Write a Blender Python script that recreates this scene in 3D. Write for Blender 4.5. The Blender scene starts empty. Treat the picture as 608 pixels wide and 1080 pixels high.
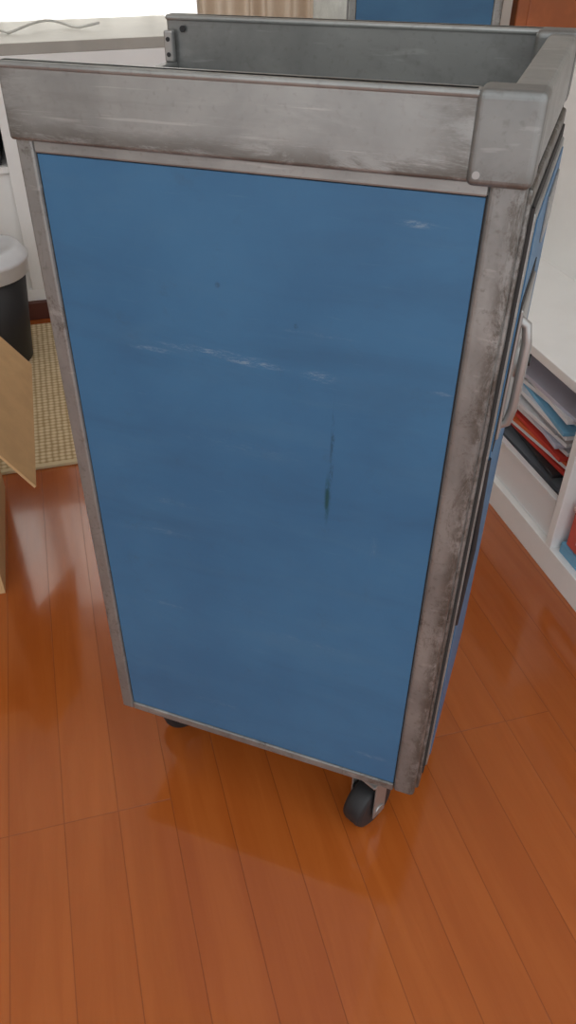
import bpy, bmesh, math, random
from mathutils import Matrix, Vector
random.seed(3)
sc=bpy.context.scene
sc.view_settings.view_transform='Standard'
sc.view_settings.look='None'
sc.view_settings.exposure=0.0
A=math.atan2(.58,.815)           # room is turned 35 deg relative to the trolley
W,D,ZB,ZT=.468,.338,.163,1.06

# ------------------------------------------------------------ helpers
def s2l(c):
    c=c/255.
    return c/12.92 if c<=.04045 else ((c+.055)/1.055)**2.4
def rgb(r,g,b): return (s2l(r),s2l(g),s2l(b),1)
def link(o,parent=None):
    bpy.context.collection.objects.link(o)
    if parent: o.parent=parent
    return o
def group(name,room=True,loc=(0,0,0),rz=0):
    e=bpy.data.objects.new(name,None); e.empty_display_size=.1
    bpy.context.collection.objects.link(e)
    if room:
        v=Matrix.Rotation(A,3,'Z')@Vector(loc); e.location=v; e.rotation_euler=(0,0,A+rz)
    else:
        e.location=loc; e.rotation_euler=(0,0,rz)
    return e
def room_obj(o,loc=(0,0,0)):
    o.location=Matrix.Rotation(A,3,'Z')@Vector(loc); o.rotation_euler=(0,0,A); return o
def finish(bm,name,mat,parent,bevel=0,seg=2,smooth=False):
    me=bpy.data.meshes.new(name); bmesh.ops.recalc_face_normals(bm,faces=bm.faces); bm.to_mesh(me); bm.free()
    o=bpy.data.objects.new(name,me); link(o,parent)
    if mat: me.materials.append(mat)
    if smooth:
        for f in me.polygons: f.use_smooth=True
    if bevel:
        m=o.modifiers.new('b','BEVEL'); m.width=bevel; m.segments=seg; m.limit_method='ANGLE'; m.angle_limit=math.radians(40)
    return o
def bbox(bm,lo,hi):
    r=bmesh.ops.create_cube(bm,size=1)
    for v in r['verts']:
        v.co=Vector([lo[i]+(v.co[i]+.5)*(hi[i]-lo[i]) for i in range(3)])
    return r['verts']
def box(name,lo,hi,mat,parent=None,bevel=.001,seg=2):
    bm=bmesh.new(); bbox(bm,lo,hi); return finish(bm,name,mat,parent,bevel,seg)
def boxes(name,lst,mat,parent=None,bevel=.001,seg=2):
    bm=bmesh.new()
    for lo,hi in lst: bbox(bm,lo,hi)
    return finish(bm,name,mat,parent,bevel,seg)
def cyl(name,r1,r2,h,c,mat,parent=None,axis='Z',seg=32,bevel=0,rz=0):
    bm=bmesh.new(); bmesh.ops.create_cone(bm,cap_ends=True,segments=seg,radius1=r1,radius2=r2,depth=h)
    rot={'Z':Matrix.Identity(3),'X':Matrix.Rotation(math.pi/2,3,'Y'),'Y':Matrix.Rotation(math.pi/2,3,'X')}[axis]
    bmesh.ops.transform(bm,matrix=(Matrix.Rotation(rz,3,'Z')@rot).to_4x4(),verts=bm.verts)
    bmesh.ops.translate(bm,vec=c,verts=bm.verts)
    o=finish(bm,name,mat,parent,bevel)
    for f in o.data.polygons: f.use_smooth=len(f.vertices)==4
    return o
def lathe(name,prof,c,mat,parent,seg=48):
    bm=bmesh.new(); rings=[]
    for r,z in prof:
        rings.append([bm.verts.new((c[0]+r*math.cos(2*math.pi*i/seg),c[1]+r*math.sin(2*math.pi*i/seg),c[2]+z)) for i in range(seg)])
    for a,b in zip(rings,rings[1:]):
        for i in range(seg): bm.faces.new((a[i],a[(i+1)%seg],b[(i+1)%seg],b[i]))
    bm.faces.new(rings[0]); bm.faces.new(rings[-1])
    o=finish(bm,name,mat,parent); 
    for f in o.data.polygons: f.use_smooth=len(f.vertices)==4
    return o
def tube(name,pts,r,mat,parent,cyclic=False):
    cu=bpy.data.curves.new(name,'CURVE'); cu.dimensions='3D'; cu.bevel_depth=r; cu.bevel_resolution=4
    sp=cu.splines.new('POLY'); sp.points.add(len(pts)-1)
    for q,pp in zip(sp.points,pts): q.co=(*pp,1)
    sp.use_cyclic_u=cyclic
    o=bpy.data.objects.new(name,cu); link(o,parent); cu.materials.append(mat); return o
def sheet(name,pts,mat,parent,th=.0015):
    bm=bmesh.new(); bm.faces.new([bm.verts.new(q) for q in pts])
    o=finish(bm,name,mat,parent); m=o.modifiers.new('s','SOLIDIFY'); m.thickness=th; return o

# ------------------------------------------------------------ materials
class N:
    def __init__(s,name):
        s.m=bpy.data.materials.new(name); s.m.use_nodes=True; s.t=s.m.node_tree; s.b=s.t.nodes['Principled BSDF']
    def n(s,typ,**k):
        x=s.t.nodes.new(typ)
        for a,b in k.items(): setattr(x,a,b)
        return x
    def l(s,a,b): s.t.links.new(a,b)
    def v(s,x,val):
        if isinstance(val,(int,float,tuple,list)): x.default_value=val
        else: s.l(val,x)
    def math(s,op,a,b=0,c=None,clamp=False):
        x=s.n('ShaderNodeMath',operation=op,use_clamp=clamp); s.v(x.inputs[0],a); s.v(x.inputs[1],b)
        if c is not None: s.v(x.inputs[2],c)
        return x.outputs[0]
    def mix(s,f,a,b,mode='MIX'):
        x=s.n('ShaderNodeMix',data_type='RGBA',blend_type=mode); s.v(x.inputs[0],f); s.v(x.inputs[6],a); s.v(x.inputs[7],b); return x.outputs[2]
    def co(s): return s.n('ShaderNodeTexCoord').outputs['Object']
    def xyz(s,v):
        x=s.n('ShaderNodeSeparateXYZ'); s.l(v,x.inputs[0]); return x.outputs
    def map(s,vec,scale=(1,1,1),loc=(0,0,0)):
        x=s.n('ShaderNodeMapping'); s.l(vec,x.inputs[0]); x.inputs[1].default_value=loc; x.inputs[3].default_value=scale; return x.outputs[0]
    def noise(s,vec,scale=5,detail=4,rough=.6,dist=0):
        x=s.n('ShaderNodeTexNoise'); s.l(vec,x.inputs['Vector']); x.inputs['Scale'].default_value=scale; x.inputs['Detail'].default_value=detail
        x.inputs['Roughness'].default_value=rough; x.inputs['Distortion'].default_value=dist; return x.outputs['Fac']
    def ramp(s,f,a,b):   # clamp remap a..b -> 0..1
        x=s.n('ShaderNodeMapRange',interpolation_type='SMOOTHSTEP'); s.l(f,x.inputs[0]); x.inputs[1].default_value=a; x.inputs[2].default_value=b; return x.outputs[0]
    def bump(s,h,st=.2,d=.002):
        x=s.n('ShaderNodeBump'); x.inputs['Strength'].default_value=st; x.inputs['Distance'].default_value=d; s.l(h,x.inputs['Height']); s.l(x.outputs[0],s.b.inputs['Normal'])
    def set(s,**k):
        for a,b in k.items(): s.v(s.b.inputs[a.replace('_',' ')],b)
def plain(name,c,rough=.5,metal=0,var=.12,scale=8,**k):
    m=N(name); f=m.noise(m.co(),scale,4)
    c2=tuple(x*(1-var) for x in c[:3])+(1,)
    m.set(Base_Color=m.mix(m.ramp(f,.3,.7),c,c2),Roughness=rough,Metallic=metal,**k); return m.m
def alu(name,grime=.0,light=1.,stretch=(1,1,1),edge=None):
    m=N(name); co=m.co()
    big=m.noise(co,6,5,.6,.3); mid=m.noise(m.map(co,stretch),14,6,.7,.3); fine=m.noise(co,160,2,.5)
    L=lambda *c: tuple(x*light for x in c)+(1,)
    c=m.mix(m.ramp(big,.30,.70),L(.26,.268,.262),L(.385,.395,.38))
    c=m.mix(m.math('MULTIPLY',m.ramp(mid,.50,.72),.38),c,L(.52,.53,.515))
    c=m.mix(m.math('MULTIPLY',m.ramp(m.noise(m.map(co,stretch),11,5,.65,.5),.52,.68),.35),c,L(.20,.20,.19))
    hs=m.noise(m.map(co,(stretch[0]*.5,1,stretch[2]*3)),40,3,.6)
    c=m.mix(m.math('MULTIPLY',m.ramp(hs,.60,.70),.25),c,L(.70,.70,.68))
    c=m.mix(m.math('MULTIPLY',m.ramp(fine,.55,.8),.2+grime*.4),c,L(.17,.158,.14))
    g=m.ramp(m.noise(m.map(co,stretch),18,8,.85,.8),.66-grime*.16,.74-grime*.1)
    c=m.mix(m.math('MULTIPLY',g,.25+grime*.5),c,(.085,.070,.055,1))
    for axis,a,b,st in (edge or []):
        e=m.ramp(m.xyz(co)[axis],a,b)
        e2=m.math('MULTIPLY',e,m.ramp(m.noise(m.map(co,stretch),30,6,.8,.4),.38,.56))
        c=m.mix(m.math('MULTIPLY',e2,st),c,(.085,.074,.060,1))
    m.set(Base_Color=c,Metallic=.6,Roughness=m.math('MULTIPLY_ADD',mid,.3,.27))
    m.bump(fine,.1,.001); return m.m
M_alu=alu('worn_aluminium',.3,.95,(.45,1,1.6))
M_rim=alu('worn_aluminium_rim',.1,.96,(.36,1,1.8),[(2,1.020,.996,.7),(0,.03,-.01,.6),(0,.37,.425,.5)])
M_tray=alu('tray_aluminium',.1,.72,(.6,1,1.1))
M_post=alu('grimy_aluminium',.85,.82,(1.1,1.1,.6),[(0,.450,.466,.85)])
M_cast=alu('cast_corner',.3,.68,(1,1,1),[(2,1.015,.994,.5)])
M_dk=plain('black_rubber',rgb(34,34,36),.55)
M_steel=plain('zinc_steel',(.40,.40,.39,1),.36,.75)
M_gap=plain('dark_gap',rgb(42,40,38),.8)

def blue(name,marks=True):
    m=N(name); co=m.co(); base=rgb(60,108,145); b2=rgb(54,100,137)
    c=m.mix(m.ramp(m.noise(co,4,5),.35,.65),base,b2)
    X=m.xyz(co)
    sm=m.noise(m.map(co,(2.2,1,14)),2.2,5,.6,.5)     # horizontal wipe smears
    c=m.mix(m.math('MULTIPLY',m.ramp(sm,.48,.78),.18),c,rgb(84,120,146))
    sm2=m.noise(m.map(co,(1.2,1,5)),3.1,5,.6,.9)
    c=m.mix(m.math('MULTIPLY',m.ramp(sm2,.46,.75),.30),c,rgb(48,82,112))
    thin=m.noise(m.map(co,(3.5,1,60)),4,5,.75,.3)
    c=m.mix(m.math('MULTIPLY',m.ramp(thin,.60,.74),.16),c,rgb(112,144,166))
    dirt=m.noise(co,26,6,.8)
    c=m.mix(m.math('MULTIPLY',m.ramp(dirt,.55,.75),.28),c,rgb(58,82,98))
    if marks:
        def mark(x,z,rx,rz,col,st,sc_,th=.5,slope=0):
            nonlocal c
            zz=m.math('SUBTRACT',X[2],z); xx=m.math('SUBTRACT',X[0],x)
            zz=m.math('SUBTRACT',zz,m.math('MULTIPLY',xx,slope))
            ax=m.math('DIVIDE',xx,rx); az=m.math('DIVIDE',zz,rz)
            d=m.math('SQRT',m.math('ADD',m.math('MULTIPLY',ax,ax),m.math('MULTIPLY',az,az)))
            f=m.ramp(d,1.0,.1); nz=m.ramp(m.noise(m.map(co,sc_),14,6,.85),th-.02,th+.12)
            c=m.mix(m.math('MULTIPLY',m.math('MULTIPLY',f,nz),st),c,col)
        wht=rgb(146,162,174)
        for (x,z,rx,rz,st,th) in [(.19,.808,.085,.006,.5,.5),(.235,.803,.045,.005,.65,.48),(.12,.80,.035,.004,.4,.47),(.305,.801,.024,.008,.7,.50),
            (.385,.957,.022,.004,.7,.47),(.425,.805,.014,.003,.45,.47),(.13,.60,.05,.006,.22,.5),(.12,.55,.06,.006,.22,.5),(.10,.42,.05,.005,.22,.5),(.40,.225,.03,.006,.35,.47),
            (.30,.845,.05,.003,.2,.5),(.17,.24,.06,.006,.2,.5),(.30,.42,.08,.008,.15,.5),(.22,.70,.12,.012,.14,.52)]:
            mark(x,z,rx,rz,wht,st,(4,1,24),th)
        mark(.322,.71,.0032,.085,rgb(28,58,76),.8,(12,1,3),.46)
        mark(.319,.655,.0044,.044,rgb(18,66,68),.95,(9,1,3),.39)
        mark(.375,.60,.006,.03,wht,.2,(14,1,4),.5,3)
        mark(.20,.88,.004,.004,rgb(30,45,55),.6,(3,1,3),.4)
        mark(.28,.85,.003,.004,rgb(30,45,55),.6,(3,1,3),.4)
    m.set(Base_Color=c,Roughness=m.math('MULTIPLY_ADD',sm,.2,.32)); m.b.inputs['Specular IOR Level'].default_value=.4
    return m.m
M_blue=blue('blue_laminate')
M_blue2=blue('blue_laminate_plain',False)

def floor_mat():
    m=N('glossy_wood_planks'); co=m.co(); n,t,_=m.xyz(co); sw=.087; H=.348; L=2.1
    ns=m.math('SUBTRACT',n,.05)
    strip=m.math('DIVIDE',ns,sw); sid=m.math('FLOOR',strip); fr=m.math('FRACT',m.math('ADD',strip,100))
    edge=m.math('MINIMUM',fr,m.math('SUBTRACT',1,fr))
    row=m.math('FLOOR',m.math('DIVIDE',ns,H)); par=m.math('MODULO',m.math('ADD',row,101),2)
    tt=m.math('ADD',m.math('DIVIDE',m.math('ADD',t,.08),L),m.math('MULTIPLY',par,.5))
    bid=m.math('FLOOR',tt); fb=m.math('FRACT',m.math('ADD',tt,50)); eb=m.math('MULTIPLY',m.math('MINIMUM',fb,m.math('SUBTRACT',1,fb)),L/sw)
    seam=m.math('MINIMUM',edge,eb)
    line=m.ramp(seam,.012,.004)
    cb=m.n('ShaderNodeCombineXYZ'); m.l(sid,cb.inputs[0]); m.l(bid,cb.inputs[1]); m.l(row,cb.inputs[2])
    wn=m.n('ShaderNodeTexWhiteNoise'); m.l(cb.outputs[0],wn.inputs[0]); r=wn.outputs['Value']
    off=m.n('ShaderNodeVectorMath',operation='ADD'); m.l(co,off.inputs[0]); m.l(wn.outputs['Color'],off.inputs[1])
    g=m.noise(m.map(off.outputs[0],(9,.8,1)),2.6,5,.6,.6); g2=m.noise(m.map(off.outputs[0],(60,2.2,1)),3,4,.6)
    c=m.mix(m.ramp(g,.3,.7),(.385,.092,.015,1),(.455,.120,.022,1))
    c=m.mix(m.math('MULTIPLY',m.ramp(g2,.5,.75),.10),c,(.28,.062,.010,1))
    c=m.mix(m.math('MULTIPLY',r,.30),c,(.29,.060,.010,1))
    c=m.mix(m.math('MULTIPLY',line,.5),c,(.12,.027,.007,1))
    wear=m.noise(co,5,5,.7)
    m.set(Base_Color=c,Roughness=m.math('MULTIPLY_ADD',wear,.16,.08),Coat_Weight=.55,Coat_Roughness=.055)
    h=m.math('SUBTRACT',m.math('MULTIPLY',m.noise(m.map(co,(5,1.4,1)),4,2,.4),1.1),m.math('MULTIPLY',line,1.0))
    m.bump(h,.38,.0014); return m.m
M_floor=floor_mat()
M_wall=plain('wall_paper',rgb(225,222,214),.9,0,.05)
M_white=plain('white_laminate',rgb(242,242,240),.4,0,.04)
M_card=plain('cardboard',rgb(206,168,120),.85,0,.10,20)

# ------------------------------------------------------------ room
def rbox(name,lo,hi,mat,bevel=0):
    o=box(name,lo,hi,mat,None,bevel); return room_obj(o)
rbox('floor',(-2.6,-3.0,-.05),(2.9,2.75,0),M_floor)
boxes_wall=boxes('wall_far',[((-2.6,2.6,0),(2.9,2.72,.55)),((-2.6,2.6,2.15),(2.9,2.72,2.7)),((-2.6,2.6,.55),(-1.9,2.72,2.15)),((1.35,2.6,.55),(2.9,2.72,2.15))],M_wall,None,0); room_obj(boxes_wall)
rbox('wall_right',(2.8,-1.6,0),(2.9,2.6,2.7),M_wall)
rbox('wall_left',(-2.6,-1.6,0),(-2.5,2.6,2.7),M_wall)
rbox('ceiling',(-2.6,-.3,2.7),(2.9,2.72,2.8),M_wall)
wf=boxes('window_1',[((-1.9,2.62,.55),(1.35,2.68,.61)),((-1.9,2.62,2.09),(1.35,2.68,2.15)),((-1.9,2.62,.61),(-1.84,2.68,2.09)),((1.29,2.62,.61),(1.35,2.68,2.09)),((-.31,2.62,.61),(-.24,2.68,2.09))],plain('window_frame',rgb(190,190,188),.4,.3),None,.003); room_obj(wf)

def curtain(name,n0,n1,t,z0,z1,mat,amp=.03,per=.11):
    bm=bmesh.new(); cols=int((n1-n0)/.008); vs=[]
    for i in range(cols+1):
        n=n0+(n1-n0)*i/cols
        col=[]
        for j in range(7):
            z=z0+(z1-z0)*j/6
            a=amp*(1-.35*j/6)
            col.append(bm.verts.new((n+.01*math.sin(n*31+j),t+a*math.sin(2*math.pi*n/per+1.3*math.sin(n*7)),z)))
        vs.append(col)
    for a,b in zip(vs,vs[1:]):
        for j in range(6): bm.faces.new((a[j],b[j],b[j+1],a[j+1]))
    o=finish(bm,name,mat,None,0,smooth=True); return room_obj(o)
def cloth(name,c,tr=.5):
    m=N(name); bs=m.n('ShaderNodeBsdfTranslucent'); df=m.n('ShaderNodeBsdfDiffuse'); mx=m.n('ShaderNodeMixShader')
    w=m.noise(m.map(m.co(),(1,1,.3)),160,2); cc=m.mix(w,c,tuple(x*.86 for x in c[:3])+(1,))
    m.l(cc,bs.inputs[0]); m.l(cc,df.inputs[0]); mx.inputs[0].default_value=tr; m.l(df.outputs[0],mx.inputs[1]); m.l(bs.outputs[0],mx.inputs[2])
    m.l(mx.outputs[0],m.t.nodes['Material Output'].inputs[0]); return m.m
curtain('sheer_curtain',-1.95,.62,2.52,.52,2.3,cloth('sheer_fabric',rgb(228,228,224),.68),.035,.13)
curtain('beige_curtain',.62,1.4,2.50,.1,2.3,cloth('beige_fabric',rgb(196,180,162),.10),.04,.09)

# ------------------------------------------------------------ main trolley
def trolley(name,loc,room,full,mblue):
    T=group(name,room,loc)
    box('body_shell',(.004,.004,ZB+.004),(W-.004,D-.004,.99),M_alu,T,.003)
    for y0,y1,tag in ((-.001,.012,'near'),(D-.012,D+.001,'back')):
        box('post_left_'+tag,(0,y0,ZB),(.019,y1,.998),M_post,T,.003)
        box('post_right_'+tag,(W-.030,y0,ZB),(W,y1,1.0),M_post,T,.006,4)
        box('bottom_rail_'+tag,(.019,y0+.0005,ZB),(W-.030,y1,ZB+.015),M_post,T,.002)
        box('top_rail_'+tag,(.019,y0+.0005,.984),(W-.030,y1,.996),M_alu,T,.002)
        yy=.0025 if tag=='near' else D-.0045
        box('panel_gap_'+tag,(.0185,yy+.0005,ZB+.0145),(W-.0295,yy+.0015,.9845),M_gap,T,0)
        box('blue_side_panel_'+tag,(.0203,yy-(.001 if tag=='near' else -.001),ZB+.0163),(W-.0310,yy+(.001 if tag=='near' else .003),.9831),mblue,T,.0006)
    box('rim_near',(-.002,-.006,.995),(W-.045,.007,ZT),M_rim,T,.0035,4)
    box('rim_near_top_lip',(-.002,-.0075,ZT-.006),(W-.045,.010,ZT),M_alu,T,.0028,3)
    box('rim_back',(-.001,D-.010,.992),(W-.026,D+.003,ZT),M_tray,T,.0035,4)
    box('rim_back_top_lip',(-.001,D-.013,ZT-.006),(W-.026,D+.005,ZT),M_alu,T,.0028,3)
    box('rim_right',(W-.028,.02,.995),(W+.002,D+.003,ZT-.002),M_alu,T,.006,4)
    box('rim_left_sill',(-.002,.007,.985),(.012,D-.010,1.012),M_tray,T,.003,3)
    box('tray_floor',(.008,.006,.988),(W-.03,D-.008,.993),M_tray,T,.001)
    bm=bmesh.new(); bbox(bm,(W-.048,-.009,.993),(W+.003,.026,ZT+.001))
    finish(bm,'corner_casting_near',M_cast,T,.006,5)
    bm=bmesh.new(); bbox(bm,(W-.040,D-.03,.995),(W+.003,D+.006,ZT+.0005))
    finish(bm,'corner_casting_back',M_cast,T,.006,5)
    cyl('corner_rivet',.003,.003,.002,(W-.04,-.0085,1.002),M_steel,T,'Y',16)
    box('hinge_plate',(.0,D-.022,1.012),(.012,D-.014,1.045),M_steel,T,.002)
    for z in (1.020,1.036): cyl('hinge_hole',.0025,.0025,.001,(.006,D-.0225,z),M_dk,T,'Y',16)
    cyl('rim_screw',.0035,.0035,.002,(.022,D-.0135,1.046),M_dk,T,'Y',16)
    x=W
    box('door_frame',(x-.006,.012,ZB+.005),(x+.004,D-.012,.99),M_post,T,.003)
    box('door_gasket',(x+.0035,.022,ZB+.03),(x+.006,D-.022,.976),M_gap,T,.001)
    box('door_leaf',(x+.004,.032,ZB+.036),(x+.0085,D-.032,.966),M_alu,T,.003)
    box('door_blue_panel',(x+.0082,.042,ZB+.05),(x+.0098,D-.042,.958),mblue,T,.0006)
    box('latch_recess',(x+.0092,.045,.725),(x+.0108,.165,.885),M_gap,T,.001)
    box('latch_plate',(x+.009,.052,.735),(x+.0135,.155,.875),M_steel,T,.004)
    tube('latch_handle',[(x+.010,.062,.862),(x+.018,.062,.857),(x+.021,.062,.84),(x+.021,.062,.77),(x+.018,.062,.753),(x+.010,.062,.748)],.0048,M_steel,T)
    cyl('latch_knob',.020,.017,.014,(x+.018,.110,.80),M_steel,T,'X',24,.002)
    cyl('latch_keyhole',.006,.006,.003,(x+.0255,.110,.80),M_dk,T,'X',16)
    tube('gasket_bead',[(x+.008,.040,.72),(x+.011,.040,.6),(x+.008,.040,.48)],.0035,M_dk,T)
    box('label_frame',(x+.0095,.16,.90),(x+.012,.26,.945),M_alu,T,.002)
    tube('upper_hinge_rod',[(x+.005,.017,.975),(x+.005,.017,.22)],.0024,M_gap,T)
    for z in (.72,.53,.36,.22):
        cyl('bumper',.010,.008,.012,(-.005,.03,z),M_dk,T,'X',20,.002)
    box('left_latch',(-.013,.02,.955),(0,.05,1.0),M_dk,T,.003)
    box('door_frame_left',(-.004,.012,ZB+.005),(.006,D-.012,.985),M_alu,T,.003)
    box('chassis',(.02,.02,ZB-.012),(W-.02,D-.02,ZB+.002),M_dk,T,.002)
    R_=.043
    for i,(cx,cy,a) in enumerate([(W-.072,.050,1.15),(.042,.118,.9),(W-.062,D-.055,1.1),(.062,D-.055,.3)]):
        cyl('caster_plate_%d'%i,.032,.032,.006,(cx,cy,ZB-.014),M_steel,T)
        cyl('caster_swivel_%d'%i,.019,.024,.024,(cx,cy,ZB-.028),M_steel,T)
        d=Vector((math.cos(a),math.sin(a),0)); s=Vector((-d.y,d.x,0)); wc=Vector((cx,cy,R_))
        o=box('caster_crown_%d'%i,(-.022,-.025,0),(.022,.025,.006),M_steel,T,.002); o.location=(cx,cy,ZB-.046); o.rotation_euler=(0,0,a)
        for k in (-1,1):
            o=box('caster_fork_%d'%i,(-.014,-.0015,-.014),(.014,.0015,ZB-.046-R_+.003),M_steel,T,.001)
            o.location=wc+s*k*.0225; o.rotation_euler=(0,0,a)
        cyl('caster_wheel_%d'%i,R_,R_,.036,wc,M_dk,T,'Y',40,.008,a)
        cyl('caster_hub_%d'%i,.010,.010,.052,wc,M_steel,T,'Y',20,.001,a)
    return T
trolley('airline_trolley',(0,0,0),False,True,M_blue)
trolley('airline_trolley.001',(.90,1.62,0),True,False,M_blue2)

# ------------------------------------------------------------ shelf unit on the right
S=group('white_bookshelf')
boxes('carcass',[((.93,-.35,0),(1.22,1.05,.065)),((.93,-.35,.415),(1.20,1.05,.435)),((1.20,-.35,.065),(1.22,1.05,.90)),
   ((.93,1.05,0),(1.22,1.07,.435)),((.93,-.37,0),(1.22,-.35,.90)),((.93,.262,.065),(1.20,.282,.415)),
   ((.93,.70,.065),(1.20,.72,.415))],M_white,S,.0015)
paper=plain('paper_white',rgb(232,234,238),.7,0,.05); 
def stack(name,n0,t0,n1,t1,z0,num,cols,th=.006,P=None,ja=.09,jp=.012,tilt=.03):
    P=P or group(name)
    for i in range(num):
        a=random.uniform(-ja,ja); o=box('sheet_%d'%i,(-(n1-n0)/2,-(t1-t0)/2,0),((n1-n0)/2,(t1-t0)/2,th*.75),cols[i%len(cols)],P,.0005)
        o.location=((n0+n1)/2+random.uniform(0,jp),(t0+t1)/2+random.uniform(-jp,jp),z0+i*th); o.rotation_euler=(random.uniform(-tilt,tilt)*.5,random.uniform(0,tilt),a)
    return P
red=plain('red_folder',rgb(205,62,50),.5); grey=plain('grey_folder',rgb(150,156,165),.5); lav=plain('pale_lilac_paper',rgb(196,198,214),.6); blk=plain('black_pouch',rgb(40,38,40),.6)
org=plain('orange_book',rgb(225,110,60),.6); skyb=plain('pale_blue_box',rgb(120,180,215),.5); pink=plain('pink_box',rgb(214,92,78),.5)
Tt=group('paper_organizer'); mt=N('frosted_plastic'); mt.set(Base_Color=mt.mix(mt.noise(mt.co(),5),rgb(225,228,230),rgb(240,241,242)),Roughness=.3)
boxes('organizer_bin',[((.945,.30,.066),(1.185,.68,.070)),((.945,.30,.07),(.949,.68,.165)),((1.181,.30,.07),(1.185,.68,.165)),((.949,.30,.07),(1.181,.304,.165)),((.949,.676,.07),(1.181,.68,.165)),((.937,.293,.165),(.951,.687,.172))],mt.m,Tt,.001)
stack('pouch',.98,.34,1.155,.64,.072,5,[blk,grey,blk],.016,Tt)
stack('folder_stack',.966,.35,1.155,.655,.176,5,[blk,red,paper,org,red],.011,Tt)
stack('paper_stack',.960,.345,1.155,.63,.234,9,[paper,lav,paper,grey,paper,skyb,paper],.012,Tt,.14,.016,.06)
stack('pale_blue_box',.945,.04,1.15,.25,.066,1,[skyb],.034,None,.0,.0,.0)
B=group('patterned_box'); box('box_body',(.948,.06,.093),(1.15,.24,.18),pink,B,.003); box('box_lid',(.945,.057,.18),(1.153,.243,.192),plain('box_lid_red',rgb(228,200,190),.5),B,.002)
box('box_label',(.9465,.09,.115),(.9485,.21,.15),paper,B,.0005)
stack('picture_book',.95,-.15,1.15,.02,.068,4,[skyb,paper,skyb],.02)
# ------------------------------------------------------------ left side things
Cb=group('cardboard_box')
x0,x1,y0,y1,h=-.72,-.215,.50,.90,.47
boxes('box_sides',[((x0,y0,0),(x1,y1,.005)),((x0,y0,.005),(x0+.005,y1,h)),((x1-.005,y0,.005),(x1,y1,h)),((x0+.005,y0,.005),(x1-.005,y0+.005,h)),((x0+.005,y1-.005,.005),(x1-.005,y1,h))],M_card,Cb,.0005)
sheet('flap_right',[(x1,y0-.03,h),(x1,y1+.05,h+.005),(x1+.126,y1+.02,h-.155),(x1+.118,y0-.05,h-.175)],M_card,Cb,.005)
sheet('flap_left',[(x0,y0,h),(x0,y1,h),(x0-.15,y1,h-.13),(x0-.15,y0,h-.13)],M_card,Cb,.005)
sheet('flap_front',[(x0,y0,h),(x1-.01,y0,h),(x1-.01,y0-.10,h-.2),(x0,y0-.10,h-.2)],M_card,Cb,.005)
sheet('flap_back',[(x0,y1,h),(x1-.01,y1,h),(x1-.01,y1+.06,h-.2),(x0,y1+.06,h-.2)],M_card,Cb,.005)
Bn=group('trash_bin',True,(-.225,1.62,.008))
lathe('bin_body',[(.098,0),(.102,.004),(.132,.30),(.128,.30)],(0,0,0),plain('black_plastic',rgb(36,36,38),.5),Bn)
lathe('bin_lid',[(.136,.275),(.140,.278),(.143,.315),(.147,.318),(.147,.328),(.139,.335),(.128,.352),(.10,.358),(.098,.352),(.03,.350)],(0,0,0),plain('white_plastic',rgb(225,228,232),.4),Bn)
mm=N('woven_mat'); wv=mm.n('ShaderNodeTexVoronoi'); mm.l(mm.map(mm.co(),(1,1,1)),wv.inputs[0]); wv.inputs['Scale'].default_value=60; wv.inputs['Randomness'].default_value=.1
mm.set(Base_Color=mm.mix(mm.ramp(wv.outputs['Distance'],.35,.75),rgb(226,208,172),rgb(168,142,100)),Roughness=.9); mm.bump(mm.math('SUBTRACT',1,wv.outputs['Distance']),.5,.003)
Mt=group('woven_mat'); box('mat_weave',(-1.05,.965,0),(.25,1.85,.007),mm.m,Mt,.003)
boxes('mat_border',[((-1.05,.955,0),(.25,.970,.009)),((.245,.955,0),(.26,1.85,.009))],plain('mat_binding',rgb(216,198,160),.9),Mt,.002)
Cc=group('white_cabinet')
boxes('cabinet_body',[((-1.5,1.92,.06),(.45,2.40,.10)),((-.10,1.92,.10),(.45,2.40,.80)),((-1.5,1.94,.10),(-.10,2.40,.48)),((-1.5,2.36,.48),(-.1,2.40,.80)),((-1.5,1.92,.48),(-.10,2.36,.50)),((-1.52,1.92,0),(-1.5,2.40,.80))],M_white,Cc,.002)
box('cabinet_top',(-1.5,1.92,.80),(.50,2.42,.83),plain('grey_beige_top',rgb(176,172,164),.45),Cc,.002)
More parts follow.
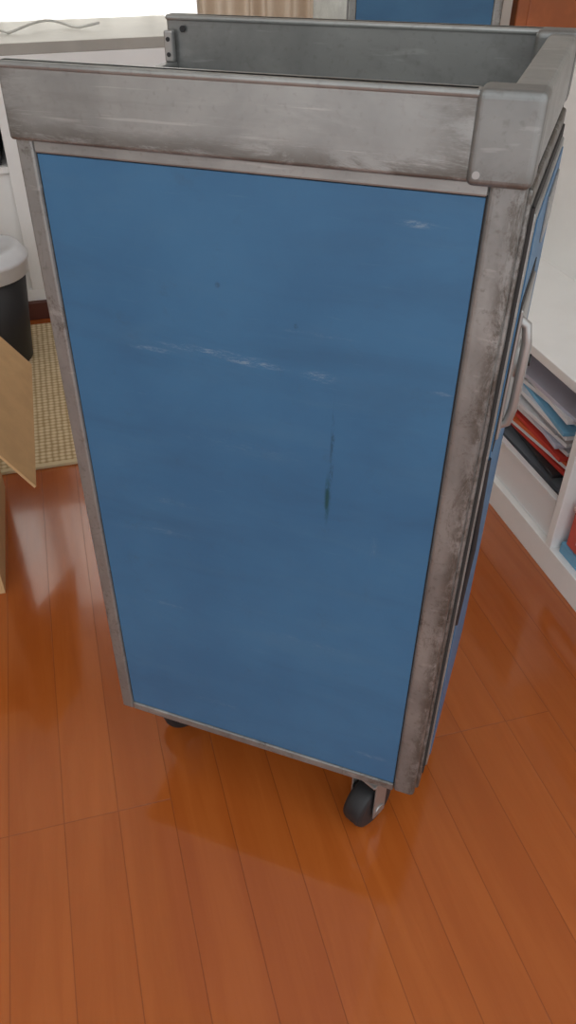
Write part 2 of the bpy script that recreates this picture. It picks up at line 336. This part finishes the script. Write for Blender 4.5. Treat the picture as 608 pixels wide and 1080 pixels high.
box('plinth',(-1.48,1.90,0),(.45,2.38,.06),plain('dark_red_wood',rgb(92,48,36),.5),Cc,.002)
Pr=group('black_printer'); box('printer_body',(-.52,1.93,.501),(-.115,2.30,.64),M_dk,Pr,.012,4); box('printer_feed',(-.48,1.89,.515),(-.16,1.95,.53),M_dk,Pr,.003)
box('printer_panel',(-.46,1.926,.58),(-.18,1.932,.62),M_gap,Pr,.002)
cab=plain('white_cable',rgb(215,215,210),.5)
Cl=group('power_cable'); tube('cable',[(-.45+.02*i,2.15+.05*math.sin(i*.5),.834+.02*abs(math.sin(i*.3))) for i in range(36)],.004,cab,Cl)
Wc=group('wooden_chair'); wd=plain('orange_wood',rgb(176,98,52),.4,0,.25,12)
boxes('chair_frame',[((1.46,1.7,0),(1.50,1.74,.98)),((1.90,1.7,0),(1.94,1.74,.98)),((1.46,2.1,0),(1.50,2.14,.45)),((1.90,2.1,0),(1.94,2.14,.45)),((1.50,1.705,.78),(1.90,1.735,.97)),((1.50,1.705,.55),(1.90,1.735,.62)),((1.46,1.7,.43),(1.94,2.14,.46))],wd,Wc,.006)
# ------------------------------------------------------------ light
w=bpy.data.worlds.new('w'); sc.world=w; w.use_nodes=True; bg=w.node_tree.nodes['Background']; bg.inputs[0].default_value=(.96,.975,1,1); bg.inputs[1].default_value=1.35
su=bpy.data.lights.new('sun','SUN'); su.energy=12; su.angle=.05; su.color=(1,.97,.93); so=bpy.data.objects.new('sun',su); link(so)
d=Matrix.Rotation(A,3,'Z')@Vector((.25,-1,-.80)); so.rotation_euler=d.to_track_quat('-Z','Y').to_euler()
# ------------------------------------------------------------ camera
cam=bpy.data.cameras.new('camera'); co=bpy.data.objects.new('camera',cam); link(co); sc.camera=co
Rc=Matrix.Rotation(.3723,3,'Z')@Matrix.Rotation(.8937,3,'X')@Matrix.Rotation(-.0117,3,'Z')
co.location=(.5086,-.668,1.1768); co.rotation_euler=Rc.to_euler()
cam.sensor_fit='VERTICAL'; cam.sensor_height=24; cam.lens=24*837.31/1080; cam.shift_x=23.18/1080; cam.shift_y=13.22/1080; cam.clip_start=.02
